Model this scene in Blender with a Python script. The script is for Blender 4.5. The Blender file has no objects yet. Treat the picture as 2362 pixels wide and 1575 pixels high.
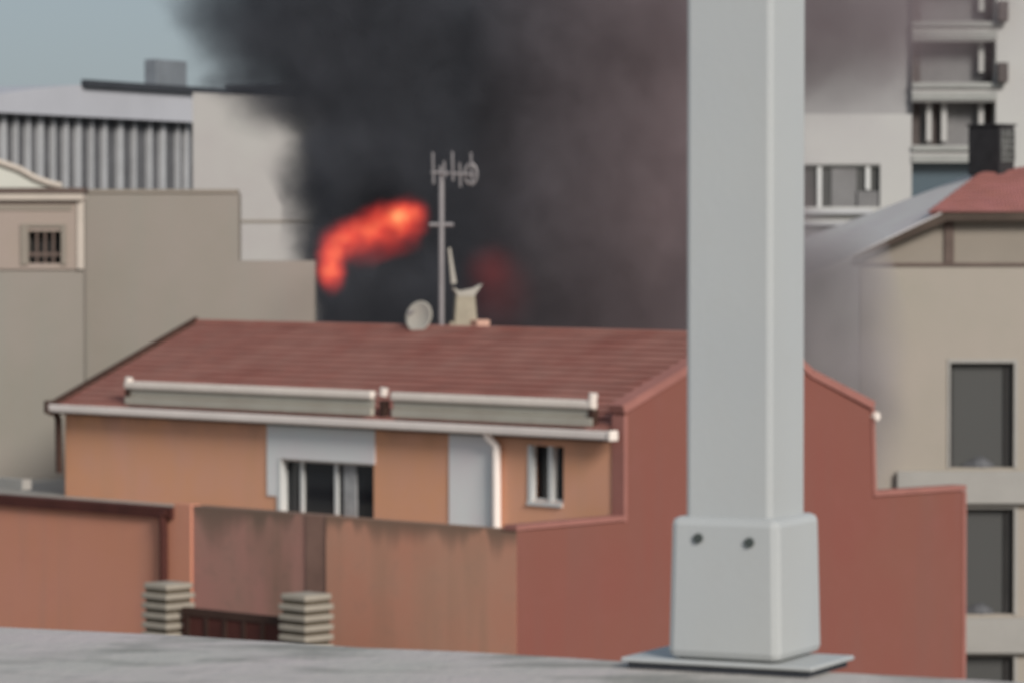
import bpy, bmesh, math, random
from mathutils import Vector, Matrix
random.seed(7)
R = math.radians
S = bpy.context.scene
COL = S.collection

# ------------------------------------------------------------------ camera
F_PX, W_PX, H_PX, HORIZON = 8670.0, 2362.0, 1575.0, 543.0
CAM = Vector((0, 0, 10.5))
PITCH = math.atan((H_PX / 2 - HORIZON) / F_PX)
cd = bpy.data.cameras.new('camera')
cam = bpy.data.objects.new('camera', cd)
COL.objects.link(cam)
cam.location = CAM
cam.rotation_euler = (math.pi / 2 - PITCH, 0, 0)
cd.sensor_width = 36.0
cd.lens = 36.0 * F_PX / W_PX
cd.clip_start, cd.clip_end = 0.1, 5000
cd.dof.use_dof = True
cd.dof.focus_distance = 15.0
cd.dof.aperture_fstop = 4.8
S.camera = cam

# ------------------------------------------------------------------ sky, sun, exposure
SUN_EL, SUN_AZ = R(28), R(152)      # azimuth clockwise from +Y (the view direction): behind the camera, to the right
w = bpy.data.worlds.new('World')
S.world = w
w.use_nodes = True
nt = w.node_tree
nt.nodes.clear()
out = nt.nodes.new('ShaderNodeOutputWorld')
bg = nt.nodes.new('ShaderNodeBackground')
sky = nt.nodes.new('ShaderNodeTexSky')
sky.sky_type = 'NISHITA'
sky.sun_disc = False
sky.sun_elevation, sky.sun_rotation = SUN_EL, SUN_AZ
sky.air_density, sky.dust_density, sky.ozone_density = 1.0, 1.5, 2.0
mx = nt.nodes.new('ShaderNodeMix'); mx.data_type = 'RGBA'
mx.inputs[0].default_value = 0.72                       # thin overcast veil over the blue
mx.inputs[7].default_value = (3.1, 3.65, 4.25, 1)
nt.links.new(sky.outputs[0], mx.inputs[6])
nt.links.new(mx.outputs[2], bg.inputs[0])
nt.links.new(bg.outputs[0], out.inputs[0])
bg.inputs[1].default_value = 0.085
sd = bpy.data.lights.new('sun', 'SUN')
sd.energy, sd.angle, sd.color = 2.95, R(18), (1.0, 0.955, 0.90)
so = bpy.data.objects.new('sun', sd)
COL.objects.link(so)
dirv = Vector((math.sin(SUN_AZ) * math.cos(SUN_EL), math.cos(SUN_AZ) * math.cos(SUN_EL), math.sin(SUN_EL)))
so.rotation_euler = dirv.to_track_quat('Z', 'Y').to_euler()
so.location = (20, -20, 60)
S.view_settings.view_transform = 'Standard'
S.view_settings.look = 'None'
S.view_settings.gamma = 1
S.view_settings.exposure = 0.19
S.cycles.volume_bounces = 3
S.cycles.max_bounces = 8
S.cycles.transparent_max_bounces = 12

# ------------------------------------------------------------------ measuring helpers
CR = cam.rotation_euler.to_matrix()


def ray(px, py):
    return (CR @ Vector(((px - W_PX / 2) / F_PX, -(py - H_PX / 2) / F_PX, -1.0)))


def at(px, py, Y):
    d = ray(px, py)
    return CAM + d * (Y / d.y)


class Frame:
    """vertical-wall frame: origin o on the ground, a = along the wall, n = outward normal"""
    def __init__(s, o, a, n):
        s.o, s.a, s.n = Vector(o), Vector(a).normalized(), Vector(n).normalized()

    def p(s, a, n, z):
        q = s.o + s.a * a + s.n * n
        return Vector((q.x, q.y, z))

    def hit(s, px, py, n=0.0):
        d = ray(px, py)
        q = s.o + s.n * n
        t = ((q - CAM).dot(s.n)) / d.dot(s.n)
        h = CAM + d * t
        return (h - s.o).dot(s.a), h.z


def front(D):
    return Frame((0, D, 0), (1, 0, 0), (0, -1, 0))


# ------------------------------------------------------------------ object helpers
def tag(o, label=None, cat=None, group=None, kind=None):
    if label: o['label'] = label
    if cat: o['category'] = cat
    if group: o['group'] = group
    if kind: o['kind'] = kind
    return o


def thing(name, loc, label, cat, group=None):
    o = bpy.data.objects.new(name, None)
    o.empty_display_size = 0.3
    COL.objects.link(o)
    o.location = loc
    return tag(o, label, cat, group)


class MB:
    def __init__(s):
        s.v, s.f = [], []

    def face(s, pts):
        i = len(s.v)
        s.v += [Vector(p) for p in pts]
        s.f.append(list(range(i, i + len(pts))))

    def hexa(s, b, t):
        """b, t: four bottom and four top corners in the same order"""
        i = len(s.v)
        s.v += [Vector(p) for p in b] + [Vector(p) for p in t]
        s.f += [[i + 3, i + 2, i + 1, i], [i + 4, i + 5, i + 6, i + 7]]
        for k in range(4):
            j = (k + 1) % 4
            s.f.append([i + k, i + j, i + 4 + j, i + 4 + k])

    def fbox(s, fr, a0, a1, n0, n1, z0, z1):
        b = [fr.p(a0, n0, z0), fr.p(a1, n0, z0), fr.p(a1, n1, z0), fr.p(a0, n1, z0)]
        t = [fr.p(a0, n0, z1), fr.p(a1, n0, z1), fr.p(a1, n1, z1), fr.p(a0, n1, z1)]
        s.hexa(b, t)

    def prism(s, fr, pts, n0, n1):
        """pts: (a,z) outline, extruded from n0 to n1"""
        k = len(pts)
        i = len(s.v)
        s.v += [fr.p(a, n0, z) for a, z in pts] + [fr.p(a, n1, z) for a, z in pts]
        s.f.append(list(range(i, i + k)))
        s.f.append(list(range(i + 2 * k - 1, i + k - 1, -1)))
        for q in range(k):
            r = (q + 1) % k
            s.f.append([i + q, i + k + q, i + k + r, i + r])

    def tube(s, pts, r, seg=10, cap=True):
        rings = []
        pts = [Vector(p) for p in pts]
        rr = r if isinstance(r, (list, tuple)) else [r] * len(pts)
        for k, p in enumerate(pts):
            d = (pts[min(k + 1, len(pts) - 1)] - pts[max(k - 1, 0)]).normalized()
            u = d.orthogonal().normalized() if k == 0 else (u - d * u.dot(d)).normalized()
            v = d.cross(u)
            rings.append(len(s.v))
            for q in range(seg):
                an = 2 * math.pi * q / seg
                s.v.append(p + (u * math.cos(an) + v * math.sin(an)) * rr[k])
        for k in range(len(pts) - 1):
            for q in range(seg):
                j = (q + 1) % seg
                s.f.append([rings[k] + q, rings[k] + j, rings[k + 1] + j, rings[k + 1] + q])
        if cap:
            s.f.append([rings[0] + q for q in range(seg - 1, -1, -1)])
            s.f.append([rings[-1] + q for q in range(seg)])

    def wall(s, fr, a0, a1, z0, z1, holes, n0, n1):
        """wall with real openings; holes (a0,a1,z0,z1); front at n1, back at n0"""
        xs = sorted({a0, a1} | {min(max(h[k], a0), a1) for h in holes for k in (0, 1)})
        zs = sorted({z0, z1} | {min(max(h[k], z0), z1) for h in holes for k in (2, 3)})
        nx, nz = len(xs) - 1, len(zs) - 1

        def solid(i, j):
            if i < 0 or j < 0 or i >= nx or j >= nz: return False
            cx, cz = (xs[i] + xs[i + 1]) / 2, (zs[j] + zs[j + 1]) / 2
            return not any(h[0] < cx < h[1] and h[2] < cz < h[3] for h in holes)
        for i in range(nx):
            for j in range(nz):
                if not solid(i, j): continue
                A, B, C, D = xs[i], xs[i + 1], zs[j], zs[j + 1]
                s.face([fr.p(A, n1, C), fr.p(B, n1, C), fr.p(B, n1, D), fr.p(A, n1, D)])
                s.face([fr.p(A, n0, D), fr.p(B, n0, D), fr.p(B, n0, C), fr.p(A, n0, C)])
                if not solid(i - 1, j): s.face([fr.p(A, n0, C), fr.p(A, n1, C), fr.p(A, n1, D), fr.p(A, n0, D)])
                if not solid(i + 1, j): s.face([fr.p(B, n1, C), fr.p(B, n0, C), fr.p(B, n0, D), fr.p(B, n1, D)])
                if not solid(i, j - 1): s.face([fr.p(A, n0, C), fr.p(B, n0, C), fr.p(B, n1, C), fr.p(A, n1, C)])
                if not solid(i, j + 1): s.face([fr.p(A, n1, D), fr.p(B, n1, D), fr.p(B, n0, D), fr.p(A, n0, D)])

    def build(s, name, mat, parent=None, bevel=0.0, smooth=False, origin=None, weld=True):
        me = bpy.data.meshes.new(name)
        org = Vector(origin) if origin is not None else Vector((0, 0, 0))
        if parent is not None:
            q = parent
            while q is not None:
                org = org + q.location
                q = q.parent
        vs = [v - org for v in s.v]
        me.from_pydata(vs, [], s.f)
        bm = bmesh.new(); bm.from_mesh(me)
        if weld: bmesh.ops.remove_doubles(bm, verts=bm.verts, dist=1e-5)
        bmesh.ops.recalc_face_normals(bm, faces=bm.faces)
        bm.to_mesh(me); bm.free()
        me.materials.append(mat)
        if smooth:
            for p in me.polygons: p.use_smooth = len(p.vertices) <= 4
        o = bpy.data.objects.new(name, me)
        COL.objects.link(o)
        if parent is not None: o.parent = parent
        elif origin is not None: o.location = org
        if bevel > 0:
            b = o.modifiers.new('bevel', 'BEVEL'); b.width = bevel; b.segments = 2; b.limit_method = 'ANGLE'
        return o


# ------------------------------------------------------------------ materials
def srgb(r, g, b, k=1.0):
    def c(v):
        v /= 255.0
        return (v / 12.92 if v <= 0.04045 else ((v + 0.055) / 1.055) ** 2.4) * k
    return (c(r), c(g), c(b))


def mat(name, col, rough=0.8, var=0.10, scale=1.2, tint=None, streak=0.0, streak_col=(0.1, 0.08, 0.06), bump=0.15, bscale=30, metallic=0.0,
        grime=0.0, grime_col=(0.12, 0.10, 0.08), spec=0.3, drip=None):
    m = bpy.data.materials.new(name); m.use_nodes = True
    nt = m.node_tree; n = nt.nodes; L = nt.links
    b = n['Principled BSDF']
    b.inputs['Roughness'].default_value = rough
    b.inputs['Metallic'].default_value = metallic
    b.inputs['Specular IOR Level'].default_value = spec
    tc = n.new('ShaderNodeTexCoord')
    no = n.new('ShaderNodeTexNoise'); no.inputs['Scale'].default_value = scale; no.inputs['Detail'].default_value = 5
    no.inputs['Roughness'].default_value = 0.6
    L.new(tc.outputs['Object'], no.inputs['Vector'])
    mr = n.new('ShaderNodeMapRange'); mr.inputs[1].default_value = 0.3; mr.inputs[2].default_value = 0.7
    L.new(no.outputs[0], mr.inputs[0])
    mix = n.new('ShaderNodeMix'); mix.data_type = 'RGBA'
    lo = tuple(max(0, c * (1 - var)) for c in col); hi = tuple(min(1, c * (1 + var)) for c in col)
    if tint is not None: hi = tint
    mix.inputs[6].default_value = (*lo, 1); mix.inputs[7].default_value = (*hi, 1)
    L.new(mr.outputs[0], mix.inputs[0])
    cur = mix.outputs[2]
    if streak > 0:
        mp = n.new('ShaderNodeMapping'); mp.inputs['Scale'].default_value = (1.6, 1.6, 0.16)
        ns = n.new('ShaderNodeTexNoise'); ns.inputs['Scale'].default_value = 1.0; ns.inputs['Detail'].default_value = 6
        L.new(tc.outputs['Object'], mp.inputs[0]); L.new(mp.outputs[0], ns.inputs['Vector'])
        r2 = n.new('ShaderNodeMapRange'); r2.inputs[1].default_value = 0.46; r2.inputs[2].default_value = 0.72
        r2.inputs[4].default_value = streak
        L.new(ns.outputs[0], r2.inputs[0])
        m2 = n.new('ShaderNodeMix'); m2.data_type = 'RGBA'; m2.inputs[7].default_value = (*streak_col, 1)
        L.new(r2.outputs[0], m2.inputs[0]); L.new(cur, m2.inputs[6]); cur = m2.outputs[2]
    if grime > 0:
        ng = n.new('ShaderNodeTexNoise'); ng.inputs['Scale'].default_value = scale * 4; ng.inputs['Detail'].default_value = 8
        ng.inputs['Roughness'].default_value = 0.75
        L.new(tc.outputs['Object'], ng.inputs['Vector'])
        r3 = n.new('ShaderNodeMapRange'); r3.inputs[1].default_value = 0.52; r3.inputs[2].default_value = 0.75; r3.inputs[4].default_value = grime
        L.new(ng.outputs[0], r3.inputs[0])
        m3 = n.new('ShaderNodeMix'); m3.data_type = 'RGBA'; m3.inputs[7].default_value = (*grime_col, 1)
        L.new(r3.outputs[0], m3.inputs[0]); L.new(cur, m3.inputs[6]); cur = m3.outputs[2]
    if drip:                            # rain stains hanging from the top edge of a wall
        ztop, length, amount, dcol = drip
        sp_ = n.new('ShaderNodeSeparateXYZ'); L.new(tc.outputs['Object'], sp_.inputs[0])
        cb = n.new('ShaderNodeCombineXYZ'); L.new(sp_.outputs[0], cb.inputs[0]); L.new(sp_.outputs[1], cb.inputs[1])
        nd = n.new('ShaderNodeTexNoise'); nd.inputs['Scale'].default_value = 1.1; nd.inputs['Detail'].default_value = 4
        L.new(cb.outputs[0], nd.inputs['Vector'])
        ln_ = n.new('ShaderNodeMapRange'); ln_.inputs[1].default_value = .38; ln_.inputs[2].default_value = .68; ln_.inputs[3].default_value = .02; ln_.inputs[4].default_value = length
        L.new(nd.outputs[0], ln_.inputs[0])
        dz = n.new('ShaderNodeMath'); dz.operation = 'SUBTRACT'; dz.inputs[0].default_value = ztop; L.new(sp_.outputs[2], dz.inputs[1])
        dv = n.new('ShaderNodeMath'); dv.operation = 'DIVIDE'; L.new(dz.outputs[0], dv.inputs[0]); L.new(ln_.outputs[0], dv.inputs[1])
        m4 = n.new('ShaderNodeMapRange'); m4.interpolation_type = 'SMOOTHSTEP'; m4.inputs[1].default_value = 1.0; m4.inputs[2].default_value = 0.0; m4.inputs[4].default_value = amount
        L.new(dv.outputs[0], m4.inputs[0])
        m5 = n.new('ShaderNodeMix'); m5.data_type = 'RGBA'; m5.inputs[7].default_value = (*dcol, 1)
        L.new(m4.outputs[0], m5.inputs[0]); L.new(cur, m5.inputs[6]); cur = m5.outputs[2]
    L.new(cur, b.inputs['Base Color'])
    if bump > 0:
        nb = n.new('ShaderNodeTexNoise'); nb.inputs['Scale'].default_value = bscale; nb.inputs['Detail'].default_value = 4
        L.new(tc.outputs['Object'], nb.inputs['Vector'])
        bp = n.new('ShaderNodeBump'); bp.inputs['Strength'].default_value = bump; bp.inputs['Distance'].default_value = 0.02
        L.new(nb.outputs[0], bp.inputs['Height']); L.new(bp.outputs[0], b.inputs['Normal'])
    return m


def glass(name, col=(0.02, 0.022, 0.025), rough=0.12):
    m = bpy.data.materials.new(name); m.use_nodes = True
    b = m.node_tree.nodes['Principled BSDF']
    b.inputs['Base Color'].default_value = (*col, 1); b.inputs['Roughness'].default_value = rough
    b.inputs['Specular IOR Level'].default_value = 0.5
    return m


M = {}
M['orange'] = mat('orange_render', (0.74, 0.36, 0.195), var=0.05, scale=0.6, tint=(0.68, 0.35, 0.24), streak=0.22, streak_col=(0.50, 0.32, 0.19), drip=(CAM.z - 3.75, 0.8, .35, (0.33, 0.20, 0.15)))
M['orange_low'] = mat('salmon_render', (0.66, 0.29, 0.19), scale=0.6, tint=(0.58, 0.31, 0.21), streak=0.45, streak_col=(0.36, 0.23, 0.15), grime=0.25, grime_col=(0.3, 0.16, 0.12), drip=(CAM.z - 5.33, 1.0, .8, (0.17, 0.12, 0.085)))
M['stained'] = mat('stained_render', (0.50, 0.235, 0.19), scale=0.7, tint=(0.40, 0.22, 0.17), streak=0.8, streak_col=(0.22, 0.15, 0.10), grime=0.35, drip=(CAM.z - 5.33, 1.2, .85, (0.16, 0.11, 0.08)))
M['damp'] = mat('damp_render', (0.25, 0.145, 0.11), var=0.2, streak=0.5, streak_col=(0.17, 0.12, 0.085))
M['left_wall'] = mat('terracotta_render', (0.66, 0.285, 0.175), scale=0.5, tint=(0.62, 0.275, 0.19), streak=0.40, streak_col=(0.42, 0.25, 0.19), grime=0.25, grime_col=(0.5, 0.17, 0.11))
M['darkred'] = mat('dark_red_render', (0.24, 0.081, 0.062), scale=0.35, tint=(0.212, 0.085, 0.061), streak=0.4, streak_col=(0.19, 0.088, 0.07), grime=0.2, grime_col=(0.27, 0.085, 0.085))
M['pink_edge'] = mat('pink_coping', (0.32, 0.135, 0.11), var=0.1)
M['white_panel'] = mat('white_render', (0.80, 0.735, 0.725), var=0.05, tint=(0.74, 0.76, 0.73), scale=0.8)
M['band_grey'] = mat('grey_floor_band', (0.33, 0.315, 0.29), var=0.06)
M['gutter'] = mat('pale_gutter_paint', (0.88, 0.78, 0.71), var=0.08, scale=0.6, rough=0.5)
M['brown'] = mat('dark_brown_paint', (0.055, 0.028, 0.020), var=0.2)
M['maroon'] = mat('maroon_paint', (0.075, 0.022, 0.016), var=0.25, scale=1.0)
M['cream'] = mat('cream_metal', (0.80, 0.70, 0.62), var=0.06, rough=0.5)
M['rail'] = mat('dull_cream_rail', (0.82, 0.72, 0.63), var=0.08, rough=0.7)
M['panel_body'] = mat('grey_beige_metal', (0.47, 0.42, 0.345), var=0.08, tint=(0.50, 0.47, 0.39), rough=0.5)
M['band_stone'] = mat('banded_stone', (0.33, 0.29, 0.235), var=0.12)
M['groove'] = mat('groove_stone', (0.10, 0.08, 0.055), var=0.15)
M['concrete_roof'] = mat('grey_flat_roof', (0.32, 0.30, 0.27), var=0.15, grime=0.3)
M['frame_white'] = mat('white_frame', (0.60, 0.60, 0.58), var=0.03, rough=0.5)
M['curtain'] = mat('grey_curtain', (0.30, 0.30, 0.30), var=0.2, scale=4)
M['dark_in'] = mat('dark_interior', (0.035, 0.033, 0.032), var=0.2)
M['glass'] = glass('window_glass')
M['glass_grey'] = glass('grey_window_glass', (0.075, 0.075, 0.072), 0.25)
M['steel'] = mat('dull_steel', (0.26, 0.24, 0.24), rough=0.5, metallic=0.2, var=0.1)
M['dish'] = mat('dish_paint', (0.40, 0.37, 0.32), var=0.08)
M['chim'] = mat('weathered_chimney', (0.33, 0.29, 0.22), var=0.15, scale=4)
M['chim_orange'] = mat('pale_orange_brick', (0.55, 0.33, 0.25), var=0.1)
M['beige'] = mat('beige_grey_render', (0.28, 0.258, 0.212), scale=0.22, tint=(0.30, 0.258, 0.228), streak=0.45, streak_col=(0.255, 0.25, 0.215), bump=0.05)
M['beige_right'] = mat('beige_render', (0.36, 0.325, 0.27), scale=0.3, tint=(0.37, 0.32, 0.275), streak=0.12, streak_col=(0.30, 0.28, 0.24), bump=0.05)
M['cream_wall'] = mat('pinkish_cream_render', (0.36, 0.295, 0.24), scale=0.5, tint=(0.345, 0.275, 0.24))
M['cornice'] = mat('pale_cornice', (0.50, 0.435, 0.37), var=0.05)
M['pediment'] = mat('white_pediment', (0.58, 0.57, 0.50), var=0.06)
M['white_block'] = mat('white_block_render', (0.44, 0.40, 0.385), scale=0.25, tint=(0.44, 0.425, 0.395), bump=0.03)
M['fin'] = mat('pale_fin', (0.43, 0.43, 0.435), var=0.08)
M['between'] = mat('grey_glazing', (0.105, 0.105, 0.11), var=0.2, scale=0.8, rough=0.6)
M['fascia'] = mat('pale_grey_fascia', (0.43, 0.43, 0.455), var=0.06, scale=0.3)
M['roof_dark'] = mat('dark_roof_edge', (0.04, 0.043, 0.05), var=0.1)
M['plant_box'] = mat('grey_plant_room', (0.17, 0.185, 0.20), var=0.1)
M['tower'] = mat('white_tower_render', (0.46, 0.44, 0.43), scale=0.2, tint=(0.46, 0.455, 0.425), bump=0.03, streak=0.1, streak_col=(0.42, 0.40, 0.38))
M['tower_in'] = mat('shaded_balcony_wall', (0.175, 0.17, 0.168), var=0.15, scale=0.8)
M['tower_pane'] = mat('smoke_hazed_pane', (0.29, 0.28, 0.275), var=0.1, scale=0.5)  # grey recess panes; smoke haze over the facade is put into this colour
M['tower_band'] = mat('grey_balcony_band', (0.30, 0.30, 0.28), var=0.1)
M['rail_dark'] = mat('dark_rail', (0.09, 0.075, 0.07), var=0.1)
M['blue_glass'] = glass('blue_grey_glass', (0.075, 0.105, 0.125), 0.3)
M['pale_roof'] = mat('pale_grey_sheet_roof', (0.60, 0.55, 0.545), scale=0.8, tint=(0.60, 0.585, 0.55))
M['brown_trim'] = mat('brown_trim', (0.07, 0.050, 0.038), var=0.2)
M['brown_soft'] = mat('faded_brown_trim', (0.125, 0.090, 0.075), var=0.15)
M['taupe'] = mat('taupe_render', (0.26, 0.225, 0.185), var=0.06, scale=0.5)
M['black_box'] = mat('black_metal_box', (0.032, 0.030, 0.031), var=0.3, scale=3)
M['black_lattice'] = mat('dark_lattice', (0.17, 0.175, 0.165), var=0.5, scale=5)
M['pole'] = mat('white_pole_paint', (0.43, 0.445, 0.445), var=0.04, scale=2.0, streak=0.35, streak_col=(0.385, 0.38, 0.355), tint=(0.44, 0.45, 0.44), grime=.12, grime_col=(.33, .32, .30), rough=0.45, bump=0.03, bscale=60)
M['bolt'] = mat('dark_bolt', (0.06, 0.07, 0.065), rough=0.5)
M['ground'] = mat('ground_asphalt', (0.22, 0.205, 0.185), var=0.2)


def concrete_slab():
    m = mat('weathered_slab', (0.48, 0.465, 0.42), var=0.12, scale=2.2, tint=(0.50, 0.44, 0.425), bump=0.5, bscale=25)
    nt = m.node_tree; n = nt.nodes; L = nt.links
    b = n['Principled BSDF']
    src = b.inputs['Base Color'].links[0].from_socket
    tc = n.new('ShaderNodeTexCoord')
    mp = n.new('ShaderNodeMapping'); mp.inputs['Scale'].default_value = (3.0, 6.0, 1); mp.inputs['Rotation'].default_value = (0, 0, R(24))
    no = n.new('ShaderNodeTexNoise'); no.inputs['Scale'].default_value = 1.0; no.inputs['Detail'].default_value = 6; no.inputs['Distortion'].default_value = 0.5
    L.new(tc.outputs['Object'], mp.inputs[0]); L.new(mp.outputs[0], no.inputs['Vector'])
    r = n.new('ShaderNodeMapRange'); r.inputs[1].default_value = 0.50; r.inputs[2].default_value = 0.66; r.inputs[4].default_value = 0.7
    L.new(no.outputs[0], r.inputs[0])
    mx = n.new('ShaderNodeMix'); mx.data_type = 'RGBA'; mx.inputs[7].default_value = (0.19, 0.19, 0.165, 1)
    L.new(r.outputs[0], mx.inputs[0]); L.new(src, mx.inputs[6]); L.new(mx.outputs[2], b.inputs['Base Color'])
    return m


M['slab'] = concrete_slab()


def tiles(name, c1, c2):
    """clay roof: vertical ribs of the tiles come from a wave bump, the courses are real steps"""
    m = mat(name, c1, var=0.1, scale=0.9, tint=c2, streak=0.0, grime=0.35, grime_col=(0.13, 0.07, 0.055), bump=0)
    nt = m.node_tree; n = nt.nodes; L = nt.links
    b = n['Principled BSDF']
    uv = n.new('ShaderNodeAttribute'); uv.attribute_name = 'tile'
    wv = n.new('ShaderNodeTexWave'); wv.inputs['Scale'].default_value = 1.0; wv.inputs['Distortion'].default_value = 0.3
    L.new(uv.outputs['Vector'], wv.inputs['Vector'])
    bp = n.new('ShaderNodeBump'); bp.inputs['Strength'].default_value = 0.5; bp.inputs['Distance'].default_value = 0.05
    L.new(wv.outputs[0], bp.inputs['Height']); L.new(bp.outputs[0], b.inputs['Normal'])
    # each course weathers a little differently
    sx = n.new('ShaderNodeSeparateXYZ'); L.new(uv.outputs['Vector'], sx.inputs[0])
    fl = n.new('ShaderNodeMath'); fl.operation = 'FLOOR'; L.new(sx.outputs[1], fl.inputs[0])
    cx = n.new('ShaderNodeCombineXYZ'); mu = n.new('ShaderNodeMath'); mu.operation = 'MULTIPLY'; mu.inputs[1].default_value = 0.35
    L.new(sx.outputs[0], mu.inputs[0]); L.new(mu.outputs[0], cx.inputs[0]); L.new(fl.outputs[0], cx.inputs[1])
    no = n.new('ShaderNodeTexNoise'); no.inputs['Scale'].default_value = 0.9; no.inputs['Detail'].default_value = 2
    L.new(cx.outputs[0], no.inputs['Vector'])
    mr = n.new('ShaderNodeMapRange'); mr.inputs[1].default_value = 0.35; mr.inputs[2].default_value = 0.65; mr.inputs[3].default_value = 0.91; mr.inputs[4].default_value = 1.08
    L.new(no.outputs[0], mr.inputs[0])
    src = b.inputs['Base Color'].links[0].from_socket
    vm = n.new('ShaderNodeVectorMath'); vm.operation = 'SCALE'
    L.new(src, vm.inputs[0]); L.new(mr.outputs[0], vm.inputs['Scale']); L.new(vm.outputs[0], b.inputs['Base Color'])
    return m


M['tiles'] = tiles('red_clay_tiles', (0.32, 0.118, 0.09), (0.345, 0.165, 0.13))
M['tiles_right'] = tiles('red_clay_tiles_right', (0.36, 0.148, 0.12), (0.38, 0.155, 0.145))


def tiled_slope(p00, p10, p01, p11, courses, m, name, parent, step=0.03, ribs=0.3):
    """p00-p10 the lower edge, p01-p11 the upper edge; a saw-tooth of courses"""
    p00, p10, p01, p11 = map(Vector, (p00, p10, p01, p11))
    nrm = (p10 - p00).cross(p01 - p00).normalized()
    if nrm.z < 0: nrm = -nrm
    org = Vector((0, 0, 0)); q = parent
    while q is not None: org = org + q.location; q = q.parent
    vs, fs, at_ = [], [], []
    W = (p10 - p00).length
    for k in range(courses):
        t0, t1 = k / courses, (k + 1) / courses
        a0, b0 = p00.lerp(p01, t0), p10.lerp(p11, t0)
        a1, b1 = p00.lerp(p01, t1), p10.lerp(p11, t1)
        i = len(vs)
        vs += [a0, b0, b0 + nrm * step, a0 + nrm * step, b1, a1]
        fs += [[i, i + 1, i + 2, i + 3], [i + 3, i + 2, i + 4, i + 5]]
        u = W / ribs
        at_ += [(0, k, 0), (u, k, 0), (u, k + .02, 0), (0, k + .02, 0), (u, k + .98, 0), (0, k + .98, 0)]
    i = len(vs)       # soffit closes the slab
    vs += [p - nrm * 0.06 for p in (p00, p10, p11, p01)]
    fs += [[i, i + 1, i + 2, i + 3]]
    at_ += [(0, 0, 0)] * 4
    me = bpy.data.meshes.new(name)
    me.from_pydata([v - org for v in vs], [], fs)
    a = me.attributes.new('tile', 'FLOAT_VECTOR', 'POINT')
    for k, c in enumerate(at_): a.data[k].vector = c
    me.materials.append(m)
    o = bpy.data.objects.new(name, me); COL.objects.link(o); o.parent = parent
    return o


# ================================================================== GROUND, FOREGROUND SLAB
g = MB()
g.face([(-900, -60, 0), (900, -60, 0), (900, 2500, 0), (-900, 2500, 0)])
tag(g.build('ground', M['ground']), kind='structure')

# foreground concrete slab (top one metre under the camera)
ZS = CAM.z - 1.0


def on_slab(px, py, z=ZS):
    d = ray(px, py)
    return CAM + d * ((z - CAM.z) / d.z)


e0, e1 = on_slab(0, 1441), on_slab(2362, 1571)
ed = (e1 - e0).normalized()
en = Vector((ed.y, -ed.x, 0))          # towards the camera
if en.y > 0: en = -en
sl = MB()
N = 60
A, B = e0 - ed * 6, e1 + ed * 7
bot = ZS - 0.45
tl = []
for k in range(N + 1):                 # worn, slightly uneven outer edge
    q = A.lerp(B, k / N)
    tl.append(q + en * (0.012 * math.sin(k * 1.7) + random.uniform(-.012, .012)))
rows = [0.0, 0.03, 0.2, 0.5, 1.0, 2.0, 5.0, 12.0]
for r_i in range(len(rows) - 1):
    for k in range(N):
        def pt(kk, rr):
            h = -0.012 if rr == 0 else 0.0
            return tl[kk] + en * rows[rr] + Vector((0, 0, h))
        sl.face([pt(k, r_i), pt(k + 1, r_i), pt(k + 1, r_i + 1), pt(k, r_i + 1)])
for k in range(N):
    a, b = tl[k] - Vector((0, 0, 0.012)), tl[k + 1] - Vector((0, 0, 0.012))
    sl.face([a, b, Vector((b.x, b.y, bot)), Vector((a.x, a.y, bot))])
slab = tag(sl.build('concrete_ledge', M['slab']), 'weathered grey concrete rooftop ledge along the bottom with dark stains', 'ledge')
# wall that carries the ledge
wb = MB()
fr = Frame(tuple(A + en * 0.35)[:2] + (0,), ed, -en)
wb.fbox(fr, 0.5, 18, -11, 0, 0, bot - 0.003)
tag(wb.build('rooftop_building', M['concrete_roof']), 'grey building below the concrete ledge that carries it', 'building')

# ------------------------------------------------------------------ white steel pole
pc = on_slab(1719, 1538)
pa = math.atan2(ed.y, ed.x) + R(0.5)
pd = Vector((math.cos(pa), math.sin(pa), 0)); pn = Vector((pd.y, -pd.x, 0))
pole = thing('steel_pole', (pc.x, pc.y, ZS), 'thick white square steel pole with bolted base sleeve rising from the concrete ledge', 'pole')
pf = Frame((pc.x, pc.y, 0), pd, pn)
pm = MB(); wpo = 0.1065
pm.fbox(pf, -wpo, wpo, -wpo, wpo, ZS + 0.02, ZS + 4.2)
pm.build('shaft', M['pole'], pole, bevel=0.012)
sm = MB(); ws = 0.133
b4 = [pf.p(a * (ws + .006), n * (ws + .006), ZS + 0.03) for a, n in ((-1, -1), (1, -1), (1, 1), (-1, 1))]
t4 = [pf.p(a * ws, n * ws, ZS + 0.355) for a, n in ((-1, -1), (1, -1), (1, 1), (-1, 1))]
sm.hexa(b4, t4)
sleeve = sm.build('base_sleeve', M['pole'], pole, bevel=0.018)
for px_, py_ in ((1612, 1240), (1730, 1250)):
    a_, z_ = pf.hit(px_, py_, ws)
    bo = MB(); bo.tube([pf.p(a_, ws - 0.01, z_), pf.p(a_, ws + 0.008, z_)], 0.0115, 8)
    bo.build('bolt', M['bolt'], pole)
bp_ = MB()
bp_.fbox(pf, -0.25, 0.225, -0.12, 0.15, ZS + 0.016, ZS + 0.027)
bp_.build('base_plate', M['pole'], pole, bevel=0.004)
gp = MB(); gp.fbox(pf, -0.235, 0.21, -0.11, 0.14, ZS + 0.001, ZS + 0.0155)
gp.build('shadow_gap', M['roof_dark'], pole)  # near-black block paints the shadow gap below the plate

# ================================================================== THE RED-ROOFED HOUSE
AH = R(46.2)
O = Vector(at(1440, 900, 70.0)); O.z = 0
U = Vector((-math.sin(AH), math.cos(AH), 0)); V = Vector((math.cos(AH), math.sin(AH), 0))
LF = Frame(O, -U, -V)        # long face: a = -u, n = -v
GF = Frame(O, V, -U)         # gable face: a = v, n = -u


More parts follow.
